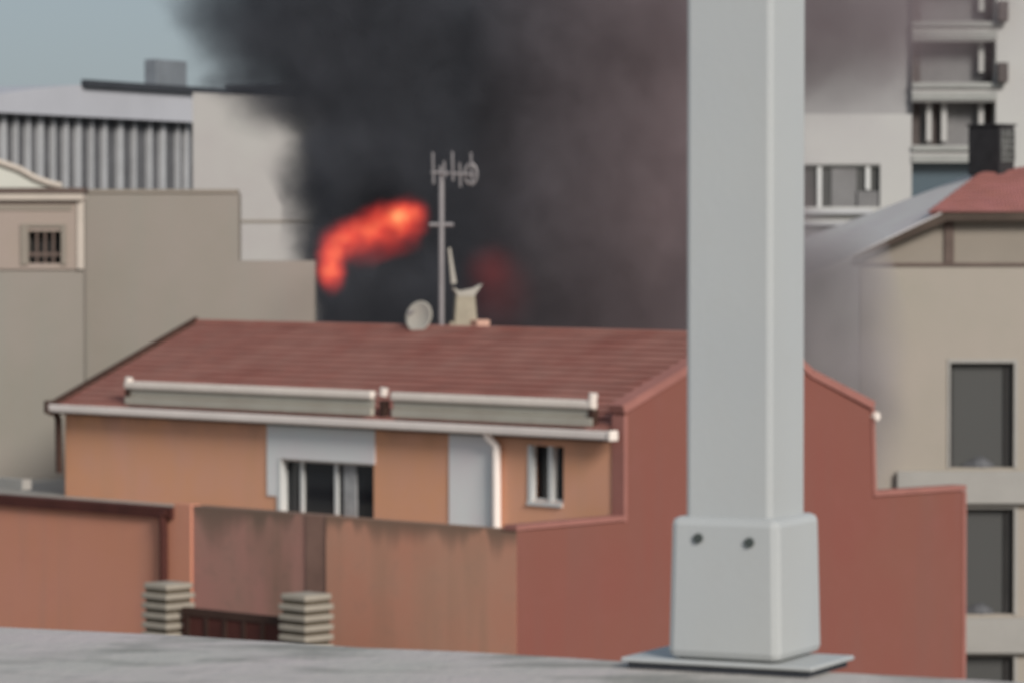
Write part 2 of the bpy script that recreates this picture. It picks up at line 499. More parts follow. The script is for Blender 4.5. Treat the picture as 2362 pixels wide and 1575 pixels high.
def H(u, v, z):
    q = O + U * u + V * v
    return Vector((q.x, q.y, z))


house = thing('house', (O.x, O.y, 0), 'orange house with red tiled roof and dark red gable wall before the smoke', 'house')
c = CAM.z
EAVE, RIDGE = c - 3.72, c - 1.95
LOW = c - 5.33               # top of the lower storey
U1, VR = 16.3, 3.85
V1 = 7.2
VL = -2.9                    # front plane of the lower storey


def lf(px, py, v=0.0):
    a, z = LF.hit(px, py, -v)
    return a, z


# upper long wall with the openings
hw = []
x0, zt = lf(642, 1056); x1, _ = lf(862, 1060); _, zb = lf(700, 1195)
W1 = (x0, x1, LOW - 0.34, zt)
hw.append(W1)
n0_, nzt = lf(1222, 1026); n1_, _ = lf(1300, 1030); _, nzb = lf(1262, 1158)
W2 = (n0_, n1_, nzb, nzt)
hw.append(W2)
uw = MB()
uw.wall(LF, -U1, -0.26, LOW - 0.4, EAVE + 0.02, hw, -0.25, 0.0)
uw.build('upper_wall', M['orange'], house)
# back and far-end walls
bw = MB()
bw.fbox(LF, -U1, -0.26, -V1, -V1 + 0.25, 0, EAVE)
pts = [(0.25, 0), (V1 - 0.25, 0), (V1 - 0.25, EAVE), (VR, RIDGE - 0.12), (0.25, EAVE)]
bw.prism(GF, pts, -U1, -U1 + 0.25)
bw.build('end_wall', M['orange'], house)

# window with three panes
win = MB()
win.fbox(LF, W1[0], W1[1], -0.22, -0.20, W1[2], W1[3])
gl = win.build('window', M['glass'], house)
fm = MB()
for px_ in (684, 763):
    a_, _ = lf(px_, 1110)
    fm.fbox(LF, a_ - 0.042, a_ + 0.042, -0.20, -0.14, W1[2], W1[3])
fm.fbox(LF, W1[0], W1[0] + 0.06, -0.20, -0.11, W1[2], W1[3])
fm.fbox(LF, W1[0], W1[1], -0.20, -0.105, W1[3] - 0.05, W1[3])
fm.fbox(LF, W1[0] - .01, W1[0] + .10, -0.099, 0.035, W1[2], W1[3] - .001)
fm.build('frame', M['frame_white'], gl)
cu = MB()
a0_, _ = lf(782, 1110); a1_, _ = lf(806, 1110)
for k in range(5):
    cu.tube([LF.p(a0_ + (a1_ - a0_) * k / 4, -0.195, W1[2] + .02), LF.p(a0_ + (a1_ - a0_) * (k / 4) * .9, -0.195, W1[3] - .06)], 0.045, 8)
cu.build('curtain', M['curtain'], gl)
# narrow window
nw = MB(); nw.fbox(LF, W2[0], W2[1], -0.22, -0.20, W2[2], W2[3])
ng = nw.build('window', M['glass'], house); ng['label'] = 'narrow upright window with white frame'
nf = MB()
aL, _ = lf(1224, 1100); aM0, _ = lf(1267, 1100)
nf.fbox(LF, aL - 0.05, aL + 0.05, -0.1, 0.03, W2[2], W2[3])
nf.fbox(LF, aM0 - 0.05, aM0 + 0.05, -0.19, -0.02, W2[2], W2[3])
nf.fbox(LF, aL + 0.07, W2[1], -0.19, -0.05, W2[2], W2[2] + 0.06)
nf.fbox(LF, aL - 0.06, W2[1] - .02, 0.001, 0.05, W2[2] - 0.07, W2[2] - 0.001)
nf.build('frame', M['frame_white'], ng)

cr_ = MB(); cr_.fbox(LF, -0.258, -0.035, 0.002, 0.02, LOW - .3, EAVE - 0.12)
cr_.build('corner_render', M['orange'], house)
# white surround and panels, 3 mm proud
def lpanel(name, px0, py0, px1, py1, m, n0=0.0005, n1=0.03, par=house):
    a0, z1 = lf(px0, py0); a1, _ = lf(px1, py0); _, z0 = lf(px0, py1)
    b = MB(); b.fbox(LF, a0, a1, n0, n1, z0, z1)
    return b.build(name, m, par)


sp = MB()
a0, _ = lf(618, 1050); a1, _ = lf(866, 1050)
sp.fbox(LF, a0, a1, 0.001, 0.03, W1[3], EAVE - 0.05)
sp.fbox(LF, a0, W1[0], 0.001, 0.0295, LOW + .02, W1[3] - 0.001)
sp.build('window_surround', M['white_panel'], house)
a0, _ = lf(1038, 1100); a1, _ = lf(1136, 1100)
wp = MB(); wp.fbox(LF, a0, a1, 0.001, 0.03, LOW - 0.3, EAVE - 0.03); wp.build('wall_panel', M['white_panel'], house)
# downpipes, then a dark tube standing in for shade at the far corner
a_, _ = lf(1154, 1100)
dp = MB(); dp.tube([LF.p(a_ - 0.16, 0.24, EAVE - 0.02), LF.p(a_ - 0.12, 0.2, EAVE - 0.15), LF.p(a_ + 0.0, 0.11, EAVE - 0.32), LF.p(a_ + .0, 0.10, LOW - 0.3)], 0.085, 10)
dp.build('downpipe', M['gutter'], house)
a_, _ = lf(143, 1050)
dp = MB(); dp.tube([LF.p(a_, 0.22, EAVE - 0.02), LF.p(a_, 0.1, EAVE - 0.25), LF.p(a_, 0.08, LOW + 0.2)], 0.075, 10)  # brown tube imitates the shaded outline of the wall corner
o = dp.build('downpipe', M['brown'], house); o['label'] = 'dark brown tube standing in for shade at the far left corner'

# eaves: soffit + gutter
ga0, gz0 = lf(122, 945, -0.25); ga1, gz1 = lf(1412, 1008, -0.25)
so_ = MB(); so_.fbox(LF, -U1 - 0.15, -0.27, 0.002, 0.16, EAVE - 0.04, EAVE + 0.0)
so_.build('soffit', M['brown'], house)
fa_ = MB(); fa_.fbox(LF, -U1 - 0.2, -0.27, 0.11, 0.16, EAVE - 0.13, EAVE - 0.042)
fa_.build('fascia', M['brown'], house)
gu = MB()
prof = [(0.165, EAVE + 0.085), (0.165, EAVE - 0.06), (0.19, EAVE - 0.085), (0.33, EAVE - 0.085), (0.365, EAVE - 0.05), (0.375, EAVE + 0.06), (0.36, EAVE + 0.085), (0.355, EAVE + 0.07), (0.345, EAVE - 0.04)]
for (n_a, z_a), (n_b, z_b) in zip(prof[:-1], prof[1:]):
    gu.face([LF.p(ga0, n_a, z_a), LF.p(ga1, n_a, z_a), LF.p(ga1, n_b, z_b), LF.p(ga0, n_b, z_b)])
for aa in (ga0, ga1):
    gu.face([LF.p(aa, n_, z_) for n_, z_ in prof])
gut = gu.build('gutter', M['gutter'], house, smooth=False)
ec = MB(); ec.fbox(LF, ga1, ga1 + 0.09, 0.165, 0.40, EAVE - 0.10, EAVE + 0.10)
ec.build('end_cap', M['cream'], gut, bevel=0.03)
ec = MB(); ec.fbox(LF, ga0 - 0.13, ga0 - 0.002, 0.12, 0.40, EAVE - 0.12, EAVE + 0.16)
ec.build('end_cap', M['brown'], gut, bevel=0.02)

# roof
roof = tiled_slope(H(U1 + 0.03, -0.20, EAVE + 0.06), H(0.26, -0.20, EAVE + 0.06), H(U1 + 0.03, VR, RIDGE), H(0.26, VR, RIDGE), 17, M['tiles'], 'roof', house)
tiled_slope(H(0.26, V1 + 0.3, EAVE + 0.0), H(U1 + 0.03, V1 + 0.3, EAVE + 0.0), H(0.26, VR, RIDGE), H(U1 + 0.03, VR, RIDGE), 17, M['tiles'], 'back_slope', roof)
rc = MB(); rc.tube([H(U1 + 0.1, VR, RIDGE + 0.0), H(0.26, VR, RIDGE + 0.0)], 0.075, 10)
rc.build('ridge_cap', M['tiles'], roof)
# verge board down the far-left rake
vb = MB()
p0, p1 = (-0.35, EAVE + 0.0), (VR, RIDGE + 0.02)
vb.hexa([H(U1 + 0.03, p0[0], p0[1] - .16), H(U1 + 0.14, p0[0], p0[1] - .16), H(U1 + .14, p1[0], p1[1] - .16), H(U1 + .03, p1[0], p1[1] - .16)],
        [H(U1 + 0.03, p0[0], p0[1] + .12), H(U1 + 0.14, p0[0], p0[1] + .12), H(U1 + .14, p1[0], p1[1] + .10), H(U1 + .03, p1[0], p1[1] + .10)])
vb.build('verge_board', M['brown'], roof)

# dark red gable wall with parapet, steps and coping strip
G0 = c - 3.33
gpts = [(VL, 0), (10.45, 0), (10.45, c - 5.27), (7.45, c - 5.25), (7.35, c - 3.50), (5.45, c - 2.80), (3.85, c - 1.88), (1.85, c - 2.62), (0.0, G0), (0.0, LOW), (VL, LOW - 0.02)]
gw = MB(); gw.prism(GF, gpts, -0.25, 0.0)
gable = gw.build('gable_wall', M['darkred'], house)
cp = MB()
path = gpts[2:]
def strip(path, wd, th, n0, n1):
    for (a0, z0), (a1, z1) in zip(path[:-1], path[1:]):
        d = Vector((a1 - a0, z1 - z0)).normalized(); nn = Vector((d.y, -d.x))
        q = [(a0, z0), (a1, z1), (a1 + nn.x * th, z1 + nn.y * th), (a0 + nn.x * th, z0 + nn.y * th)]
        cp.prism(GF, q, n0, n1)
top = [(10.5, c - 5.25), (7.45, c - 5.23)]
strip(top, 0, 0.10, -0.32, 0.04)
strip([(7.45, c - 5.20), (7.38, c - 3.48)], 0, 0.09, -0.30, 0.03)
strip([(7.42, c - 3.48), (5.45, c - 2.78), (3.85, c - 1.86), (1.85, c - 2.60), (-0.03, G0 + 0.02)], 0, 0.16, -0.33, 0.045)
cp.fbox(GF, -0.03, 0.06, -0.28, 0.025, LOW, G0 - 0.02)
strip([(0.0, LOW + 0.02), (VL - 0.03, LOW)], 0, 0.09, -0.3, 0.03)
cp.fbox(GF, 10.42, 10.52, -0.3, 0.03, 0, c - 5.27)
cp.build('coping', M['pink_edge'], gable)
fl_ = MB(); fl_.tube([GF.p(7.47, 0.1, c - 3.62), GF.p(7.47, -0.5, c - 3.62)], 0.09, 10)
fl_.build('gutter_outlet', M['cream'], gable)

# lower storey walls on the plane v = VL
LWF = Frame(O + V * VL, -U, -V)


def lw(px, n=0.0):
    return LWF.hit(px, 1250, n)[0]


aA, aB, aC, aD = lw(1180), lw(752), lw(440), lw(402)
low = MB(); low.fbox(LWF, aB, -0.006, -0.25, 0.006, 0, LOW + .001)
low.build('lower_wall', M['orange_low'], house)
st = MB(); st.fbox(LWF, aC, aB, -0.40, -0.05, 0, LOW - 0.001)
st.build('recessed_wall', M['stained'], house)
ds = MB(); ds.fbox(LWF, lw(708, -.05), aB, -0.049, -0.02, 0, LOW - 0.002)
ds.build('damp_strip', M['damp'], house)
lr = MB(); lr.fbox(LWF, -26, aD, -0.25, 0.0, 0, LOW - 0.28)
lr.fbox(LWF, aD, aC, -0.25, 0.002, 0, LOW + 0.02)
lr.build('left_wall', M['left_wall'], house)
mc = MB()
mc.fbox(LWF, -26, aD, -0.28, 0.10, LOW - 0.275, LOW - 0.07)
mc.build('maroon_coping', M['maroon'], house)
fr_ = MB(); fr_.fbox(LWF, aD + .001, -0.26, -10.0, -0.41, LOW - 0.45, LOW - 0.36); fr_.fbox(LWF, -26, aD, -10.0, -0.41, LOW - 0.45, LOW - 0.30)
fr_.build('flat_roof', M['concrete_roof'], house)
fe = MB(); fe.fbox(LF, -26, -U1 - 0.05, 0.9, 1.15, LOW - 0.12, LOW + 0.10)
fe.build('roof_kerb', M['band_grey'], house)
mp_ = MB(); a_ = lw(386)
mp_.tube([LWF.p(aD - .1, 0.10, LOW - 0.17), LWF.p(a_, 0.13, LOW - 0.2), LWF.p(a_, 0.10, LOW - 0.5), LWF.p(a_, 0.10, 0.3)], 0.085, 10)
o = mp_.build('downpipe', M['maroon'], house); o['label'] = 'dark maroon downpipe beside the left wall'

# ------------------------------------------------------------------ long panels on the roof
def roof_panel(pxa, pxb, ya, yb, label, knobs):
    """ya / yb: pixel rows of the top line at the two ends"""
    n = 0.02
    a0, za = LF.hit(pxa, ya, n); a1, zb = LF.hit(pxb, yb, n)
    t = thing('roof_panel', tuple(LF.p((a0 + a1) / 2, n, za - 0.6)), label, 'roof panel', 'long panels standing on the red roof')
    b = MB()
    zt = (za + zb) / 2
    b.fbox(LF, a0 + 0.02, a1 - 0.02, n - 0.06, n, zt - 0.30, zt - 0.10)
    b.fbox(LF, a0 + 0.02, a1 - 0.02, n - 0.05, n + 0.05, zt - 0.47, zt - 0.31)
    b.build('body', M['panel_body'], t, bevel=0.01)
    r = MB(); r.fbox(LF, a0, a1, n - 0.09, n + 0.07, zt - 0.135, zt + 0.025)
    r.build('top_rail', M['rail'], t, bevel=0.035)
    dk = MB(); dk.fbox(LF, a0 + 0.25, a1 - 0.12, n + 0.03, n + 0.2, EAVE + 0.12, zt - 0.49)
    dk.build('gap_shade_strip', M['brown'], t)  # dark strip colours in the shade of the gap below the panel
    for px_, up in knobs:
        a_, _ = LF.hit(px_, ya, n)
        k = MB(); k.tube([LF.p(a_, n, zt - 0.05), LF.p(a_ + 0.03, n, zt + up)], 0.085, 8)
        k.build('knob', M['cream'], t)
        k = MB(); k.fbox(LF, a_ - 0.07, a_ + 0.07, n - 0.1, n + 0.04, zt - 0.62, zt - 0.15)
        k.build('leg', M['brown'], t)
    return t


roof_panel(290, 862, 880, 905, 'long cream edged panel on the red roof above the three pane window', [(296, 0.10)])
roof_panel(905, 1372, 903, 930, 'long cream edged panel on the red roof beside the dark red gable', [(884, 0.10), (1366, 0.16)])

# ------------------------------------------------------------------ TV mast on the ridge
def ridge_u(px):
    lo, hi = 0, 17
    for _ in range(40):
        m_ = (lo + hi) / 2; q = H(m_, VR + 0.15, RIDGE) - CAM
        if q.x / q.y * F_PX + W_PX / 2 > px: lo = m_
        else: hi = m_
    return lo


um = ridge_u(1018); mb_ = H(um, VR + 0.15, RIDGE - 0.1); Dm = mb_.y
mast = thing('tv_antenna', tuple(mb_), 'tall thin metal mast with a comb shaped aerial on the roof ridge before the smoke', 'antenna')


def pm_(px, py, dy=0.0): return at(px, py, Dm + dy)


t_ = MB(); t_.tube([mb_, pm_(1018, 383)], 0.062, 10); t_.build('mast', M['steel'], mast)
t_ = MB(); t_.tube([pm_(990, 519), pm_(1046, 519)], 0.045, 8); t_.build('crossbar', M['steel'], mast)
t_ = MB(); t_.tube([pm_(994, 398, -.3), pm_(1096, 404, .5)], 0.030, 8); t_.build('boom', M['steel'], mast)
for px_, y0_, y1_, dy in ((998, 352, 425, -.3), (1024, 372, 410, -.1), (1043, 350, 418, 0), (1060, 376, 432, .2), (1086, 352, 428, .4)):
    t_ = MB(); t_.tube([pm_(px_, y0_, dy), pm_(px_ + 2, y1_, dy)], 0.026, 6); t_.build('antenna_element', M['steel'], mast)
t_ = MB()
t_.tube([pm_(1086 + 14 * math.cos(k * math.pi / 8), 402 + 24 * math.sin(k * math.pi / 8), .45) for k in range(17)], 0.03, 6, cap=False)
t_.build('loop_element', M['steel'], mast)
t_ = MB(); t_.tube([pm_(1036, 572, .1), pm_(1046, 655, .1)], [0.03, 0.065], 8); t_.build('strut', M['dish'], mast)

# satellite dish
dc = pm_(967, 731, 0.2)
dish = thing('satellite_dish', (dc.x, dc.y, RIDGE - 0.05), 'round pale satellite dish left of the thin mast on the roof ridge', 'satellite dish')
d_ = MB(); axis = Vector((-0.55, -0.80, 0.25)).normalized()
uu = axis.orthogonal().normalized(); vv = axis.cross(uu)
rings = []
for k in range(7):
    r = 0.34 * k / 6; h = 0.5 * r * r * 1.2
    rings.append([dc + axis * (h - 0.05) + (uu * math.cos(2 * math.pi * q / 24) + vv * math.sin(2 * math.pi * q / 24)) * r for q in range(24)])
for k in range(6):
    for q in range(24):
        j = (q + 1) % 24
        if k == 0: d_.face([rings[0][0], rings[1][q], rings[1][j]])
        else: d_.face([rings[k][q], rings[k + 1][q], rings[k + 1][j], rings[k][j]])
do_ = d_.build('reflector', M['dish'], dish, smooth=True)
so2 = do_.modifiers.new('solid', 'SOLIDIFY'); so2.thickness = 0.02
d_ = MB(); d_.tube([dc - vv * 0.2, dc + axis * 0.36], 0.018, 6); d_.tube([dc + axis * 0.30, dc + axis * 0.40], 0.035, 8); d_.build('feed_arm', M['steel'], dish)
d_ = MB(); d_.tube([Vector((dc.x, dc.y + 0.1, RIDGE - 0.3)), Vector((dc.x, dc.y + 0.08, dc.z))], 0.03, 8); d_.build('bracket', M['steel'], dish)

# weathered chimney with winged cowl + small orange block
cc = pm_(1072, 740, 0.5)
chim = thing('chimney_cowl', (cc.x, cc.y, RIDGE - 0.4), 'weathered cream chimney pot with a winged cowl right of the thin mast', 'chimney')
cf = Frame((cc.x, cc.y, 0), (1, 0.15, 0), (0.15, -1, 0))
zc = lambda py: at(1072, py, cc.y).z
k = MB()
k.hexa([cf.p(a * .29, n * .2, RIDGE - .5) for a, n in ((-1, -1), (1, -1), (1, 1), (-1, 1))],
       [cf.p(a * .20, n * .16, zc(678)) for a, n in ((-1, -1), (1, -1), (1, 1), (-1, 1))])
k.build('pot', M['chim'], chim, bevel=0.03)
k = MB()
k.prism(cf, [(-.29, zc(662)), (-.16, zc(684)), (.18, zc(684)), (.36, zc(655)), (.16, zc(666)), (-.12, zc(672))], -.17, .17)
k.build('cowl', M['dish'], chim, bevel=0.01)
k = MB()
k.fbox(cf, -0.33, -0.1, -.15, .15, RIDGE - .3, zc(742)); k.build('flashing', M['chim'], chim)
oc = pm_(1106, 755, 0.3)
ob = MB(); of = Frame((oc.x, oc.y, 0), (1, .6, 0), (.6, -1, 0))
ob.fbox(of, -.15, .17, -.15, .15, RIDGE - .3, at(1106, 738, oc.y).z)
tag(ob.build('chimney_stub', M['chim_orange'], bevel=0.02, origin=(oc.x, oc.y, RIDGE - .3)), 'small pale orange brick block on the roof ridge beside the cream chimney', 'chimney')

# ------------------------------------------------------------------ gate pillars and gate
PF = Frame(O + V * -5.3, -U, -V)


def pillar(px, ytop, bands, label):
    a_, z_ = PF.hit(px, ytop, 0)
    q = PF.p(a_, 0, 0)
    t = thing('gate_pillar', tuple(q), label, 'pillar', 'banded stone gate pillars')
    fr = Frame(q, -U, -V)
    b = MB(); b.fbox(fr, -.30, .30, -.30, .30, 0, z_ - 0.02); b.build('core', M['groove'], t)
    s = MB(); z = z_; k = 0
    while z > 2.4:
        w_ = .36 if k else .33
        s.fbox(fr, -w_, w_, -w_, w_, z - 0.105, z)
        z -= 0.185; k += 1
    s.build('stone_band', M['band_stone'], t, bevel=0.02)
    return a_, z_


pa1, pz1 = pillar(388, 1343, 6, 'banded stone gate pillar under the maroon downpipe')
pa2, pz2 = pillar(706, 1368, 6, 'banded stone gate pillar at the dark edge of the stained wall')
gt = thing('gate', tuple(PF.p((pa1 + pa2) / 2, 0, 0)), 'dark maroon boarded gate between the two banded pillars', 'gate')
_, gz = PF.hit(550, 1412, 0)
b = MB(); b.fbox(PF, pa1 + .46, pa2 - .40, -0.03, 0.03, 0.1, gz - 0.14); b.build('gate_leaf', M['maroon'], gt)
b = MB(); b.fbox(PF, pa1 + .46, pa2 - .40, -0.06, 0.06, gz - 0.138, gz); b.build('top_rail', M['brown'], gt)
for k in range(6):
    a_ = pa1 + .6 + (pa2 - pa1 - 1.2) * k / 5
    b = MB(); b.fbox(PF, a_ - .05, a_ + .05, 0.031, 0.055, 0.1, gz - 0.14); b.build('batten', M['brown'], gt)

# ================================================================== LEFT BACKGROUND
def px2(D, px, py):
    p = at(px, py, D); return p.x, p.z


def fx(D, *p): return [px2(D, *q) for q in p]


# big blank beige building
D1 = 89.5; F1 = front(D1)
bl = thing('blank_building', (at(360, 600, D1).x, D1, 0), 'large windowless beige grey building rising behind the red tiled roof', 'building')
x0 = px2(D1, -260, 0)[0]; xr = px2(D1, 724, 0)[0]; xs_ = px2(D1, 549, 0)[0]
z1, z2 = px2(D1, 0, 446)[1], px2(D1, 0, 602)[1]
b = MB(); b.prism(F1, [(x0, 0), (xr, 0), (xr, z2), (xs_, z2), (xs_, z1), (x0, z1)], -0.9, 0)
b.fbox(F1, x0, xs_ - 4, -5, -.901, 0, z2)
b.build('wall', M['beige'], bl)
b = MB(); b.fbox(F1, x0, xs_ - .02, -0.5, 0.04, z1 + .001, z1 + 0.09); b.build('parapet_cap', M['taupe'], bl)

# small cream gable-end house in front of it, left edge
D2 = 87.0; F2 = front(D2)
ch = thing('cream_building', (at(60, 600, D2).x, D2, 0), 'small cream building with pale cornice and barred window at the left edge', 'building')
xa, xb = px2(D2, -220, 0)[0], px2(D2, 190, 0)[0]
zt = px2(D2, 0, 448)[1]
hole = (*[px2(D2, q, 0)[0] for q in (64, 140)], px2(D2, 0, 608)[1], px2(D2, 0, 534)[1])
b = MB(); b.wall(F2, xa, xb, 0, zt - 0.001, [hole], -0.6, 0)
b.build('wall', M['beige'], ch)
b = MB()
up = (px2(D2, 0, 622)[1])
b.wall(F2, xa, xb, up, zt - 0.16, [hole], 0.002, 0.05)
b.build('upper_render', M['cream_wall'], ch)
b = MB(); b.fbox(F2, xa, xb + .02, -.7, 0.22, zt - 0.15, zt + 0.02)
b.fbox(F2, xb - 0.14, xb + 0.03, 0.051, 0.1, up, zt - 0.152); b.build('cornice', M['cornice'], ch, bevel=0.02)
b = MB(); b.fbox(F2, xa, xb + .05, -.7, 0.26, zt + 0.022, zt + 0.14); b.build('roof_edge', M['brown_soft'], ch)
b = MB(); b.fbox(F2, xa, xb - .25, 0.051, 0.075, px2(D2, 0, 486)[1], px2(D2, 0, 474)[1]); b.build('string_course', M['taupe'], ch)
b = MB(); b.fbox(F2, hole[0], hole[1], -0.35, -0.3, hole[2], hole[3]); wq = b.build('window', M['dark_in'], ch)
b = MB()
for q in range(1, 4):
    a_ = hole[0] + (hole[1] - hole[0]) * q / 4
    b.tube([(a_, D2 - .0, hole[2]), (a_, D2 - .0, hole[3])], 0.035, 6)
b.fbox(F2, hole[0], hole[1], -.04, .02, px2(D2, 0, 591)[1], px2(D2, 0, 583)[1])
b.build('bars', M['brown_soft'], wq)
b = MB()
b.fbox(F2, hole[0] - .17, hole[0], .051, .10, hole[2] - .03, hole[3] + .1)
b.fbox(F2, hole[0] - .17, hole[1] + .12, .051, .104, hole[3] + .1, hole[3] + .17)
b.fbox(F2, hole[1], hole[1] + .12, .051, .10, hole[2] - .03, hole[3] + .1)
b.build('frame', M['taupe'], wq)
# white pediment behind
D3 = 88.2; F3 = front(D3)
b = MB(); b.prism(F3, fx(D3, (-160, 330), (0, 376), (45, 392), (80, 412), (112, 424), (140, 431), (140, 436), (-160, 436)), -1.2, 0)
pd_ = b.build('parapet_scroll', M['pediment'], ch)
b = MB()
pp = [at(q, r, D3 - .03) for q, r in ((-160, 328), (0, 375), (45, 391), (80, 411), (112, 423), (142, 430))]
b.tube(pp, 0.08, 8); b.build('moulding', M['cornice'], pd_)

# finned office block
D5 = 140.0
pA = at(-60, 543, D5 - 1.4); pB = at(452, 543, 152.5)
FD = Vector((pB.x - pA.x, pB.y - pA.y, 0)).normalized(); FN = Vector((FD.y, -FD.x, 0))
FF = Frame((pA.x, pA.y, 0), FD, FN)
fb = thing('finned_building', (pB.x, pB.y, 0), 'pale grey office block with a row of upright fins under its flat roof', 'building')


def fa(px): return FF.hit(px, 350, 0)[0]


aEnd = fa(452); ztop = FF.hit(0, 262)[1]; zbot = FF.hit(200, 436)[1]
b = MB(); b.fbox(FF, -14, fa(472), -8, -0.35, 0, ztop + .01); b.build('glazed_wall', M['between'], fb)
fins = [19, 48, 76, 104, 134, 163, 191, 222, 252, 288, 321, 356, 386, 421, 441]
for k, px_ in enumerate([-40, -10] + fins):
    a_ = fa(px_); b = MB(); wd = 0.06 + 0.035 * ((k * 7) % 3)
    b.fbox(FF, a_ - wd, a_ + wd, -0.35, -0.16, zbot - 3, ztop); b.build('fin', M['fin'], fb)
b = MB()
pr = []
for px_, py_ in ((-60, 226), (0, 214), (60, 206), (130, 199), (200, 196)): pr.append(FF.hit(px_, py_))
ze = FF.hit(452, 212)[1]
pr = [(pr[0][0] - 10, pr[0][1] - 1.0)] + pr + [(aEnd, pr[-1][1]), (aEnd, ztop + .012), (pr[0][0] - 10, ztop + .012)]
b.prism(FF, pr, -8, 0.35); b.build('roof_fascia', M['fascia'], fb)
b = MB(); zc0, zc1 = FF.hit(200, 200, .6)[1], FF.hit(200, 184, .6)[1]
b.fbox(FF, FF.hit(200, 190, .6)[0], fa(600), 0.351, 0.6, zc0 + .01, zc1); b.build('canopy', M['roof_dark'], fb)
b = MB(); b.fbox(FF, FF.hit(362, 160, 0)[0], FF.hit(432, 160, 0)[0], -.6, 0.0, zc1 + .002, FF.hit(395, 139, 0)[1]); b.build('plant_room', M['plant_box'], fb, bevel=.05)
# white block to its right
D6 = 128.0; F6 = front(D6)
wk = thing('white_block', (at(590, 500, D6).x, D6, 0), 'plain whitish tower wall between the finned block and the fire', 'building')
x0, x1 = px2(D6, 444, 0)[0], px2(D6, 830, 0)[0]
b = MB(); b.prism(F6, [(x0, 0), (x1, 0), (x1, px2(D6, 0, 230)[1]), (x0, px2(D6, 0, 214)[1])], -9, 0); b.build('wall', M['white_block'], wk)
b = MB(); b.fbox(F6, px2(D6, 545, 0)[0], x1, 0.002, 0.03, px2(D6, 0, 514)[1], px2(D6, 0, 508)[1]); b.build('joint', M['taupe'], wk)
b = MB(); b.fbox(F6, px2(D6, 520, 0)[0], x1, -9, 0.25, px2(D6, 0, 207)[1], px2(D6, 0, 196)[1]); b.build('roof_edge', M['roof_dark'], wk)

# ================================================================== RIGHT BACKGROUND: beige house with red roof
D7 = 84.0; F7 = front(D7)
rh = thing('beige_house', (at(2250, 700, D7).x, D7, 0), 'tall beige house with a red roof and dark windows at the right edge', 'house')
P7 = lambda x, y: px2(D7, x, y)
h7 = []
for (x0, y0, x1, y1) in ((2192, 836, 2338, 1078), (2192, 1172, 2338, 1416), (2192, 1512, 2338, 1640)):
    a0, zt = P7(x0, y0); a1, zb = P7(x1, y1); h7.append((a0, a1, max(zb, .1), zt))
aL, zTop = P7(1985, 614); aR = P7(2900, 0)[0]
b = MB(); b.wall(F7, aL, aR, 0, zTop, h7, -0.3, 0)
b.build('wall', M['beige_right'], rh)
b = MB(); b.fbox(F7, aL + .4, aL + .7, -2.5, -.301, 0, zTop); b.fbox(F7, aL + .4, aR, -2.8, -2.501, 0, zTop - .003); b.build('side_wall', M['beige_right'], rh)
for hh in h7:
    b = MB(); b.fbox(F7, hh[0], hh[1], -.26, -.22, hh[2], hh[3]); g_ = b.build('window', M['glass_grey'], rh)
    b = MB()
    b.fbox(F7, hh[0] - .06, hh[0], .001, .03, hh[2], hh[3] + .08)
    b.fbox(F7, hh[0], hh[1] + .08, .001, .031, hh[3], hh[3] + .08)
    b.fbox(F7, hh[1], hh[1] + .08, .001, .03, hh[2], hh[3])
    b.build('surround', M['band_grey'], g_)
    b = MB(); b.fbox(F7, hh[0], hh[0] + .08, -.215, -.15, hh[2], hh[3]); b.fbox(F7, hh[1] - .19, hh[1] - .10, -.215, -.15, hh[2], hh[3]); b.fbox(F7, hh[0] + .08, hh[1] - .19, -.215, -.15, hh[3] - .07, hh[3])
    b.build('frame', M['dark_in'], g_)
    b = MB(); b.tube([F7.p(hh[0] + .3 + q * .14, -.205, hh[2] + .02) for q in range(6)], [.05, .12, .2, .22, .16, .05], 8)
    b.build('curtain', M['between'], g_)
for (y0, y1) in ((1086, 1160), (1424, 1504)):
    b = MB(); b.fbox(F7, P7(2070 if y0 < 1200 else 2150, 0)[0], aR, .002, .22, P7(0, y1)[1], P7(0, y0)[1])
    b.build('floor_band', M['band_grey'], rh, bevel=.02)
# gable section under the roof
b = MB(); b.prism(F7, [P7(1968, 607), P7(2178, 508), P7(2900, 508), P7(2900, 607)], -.3, -0.0); b.build('gable', M['taupe'], rh)
b = MB(); b.fbox(F7, P7(1966, 0)[0], aR, -.1, .05, zTop + .001, P7(0, 607)[1]); b.build('string_course', M['brown_soft'], rh)
b = MB(); b.fbox(F7, P7(2180, 0)[0], P7(2202, 0)[0], .001, .06, P7(0, 606)[1], P7(0, 510)[1]); b.build('post', M['brown_soft'], rh)
b = MB(); b.prism(F7, [P7(1960, 604), P7(1962, 592), P7(2172, 492), P7(2900, 486), P7(2900, 506), P7(2180, 510)], .062, .40); b.build('eave_board', M['brown_trim'], rh)
# pale sheet roof (sloping back) and red tiled roof
def slab3(pts, th=0.1):
    m_ = MB(); k = len(pts); i = 0
    m_.v = [Vector(p) for p in pts] + [Vector(p) - Vector((0, 0, th)) for p in pts]
    m_.f = [list(range(k)), list(range(2 * k - 1, k - 1, -1))] + [[q, k + q, k + (q + 1) % k, (q + 1) % k] for q in range(k)]
    return m_


qa, qb, qc = at(1962, 591, D7 - .4), at(2170, 491, D7 - .35), at(2262, 400, D7 + 3.0)
qn = (qb - qa).cross(qc - qa)
def onp(px, py):
    d = ray(px, py); return CAM + d * ((qa - CAM).dot(qn) / d.dot(qn))
b = slab3([onp(1850, 640), qa, qb, onp(2276, 402), onp(2264, 393), onp(2110, 453), onp(1850, 552)])
b.build('pale_roof', M['pale_roof'], rh)
tiled_slope(at(2140, 489, D7 - .36), at(2800, 489, D7 - .36), at(2262, 398, D7 + 2.4), at(2700, 340, D7 + 4.2), 10, M['tiles_right'], 'roof', rh)
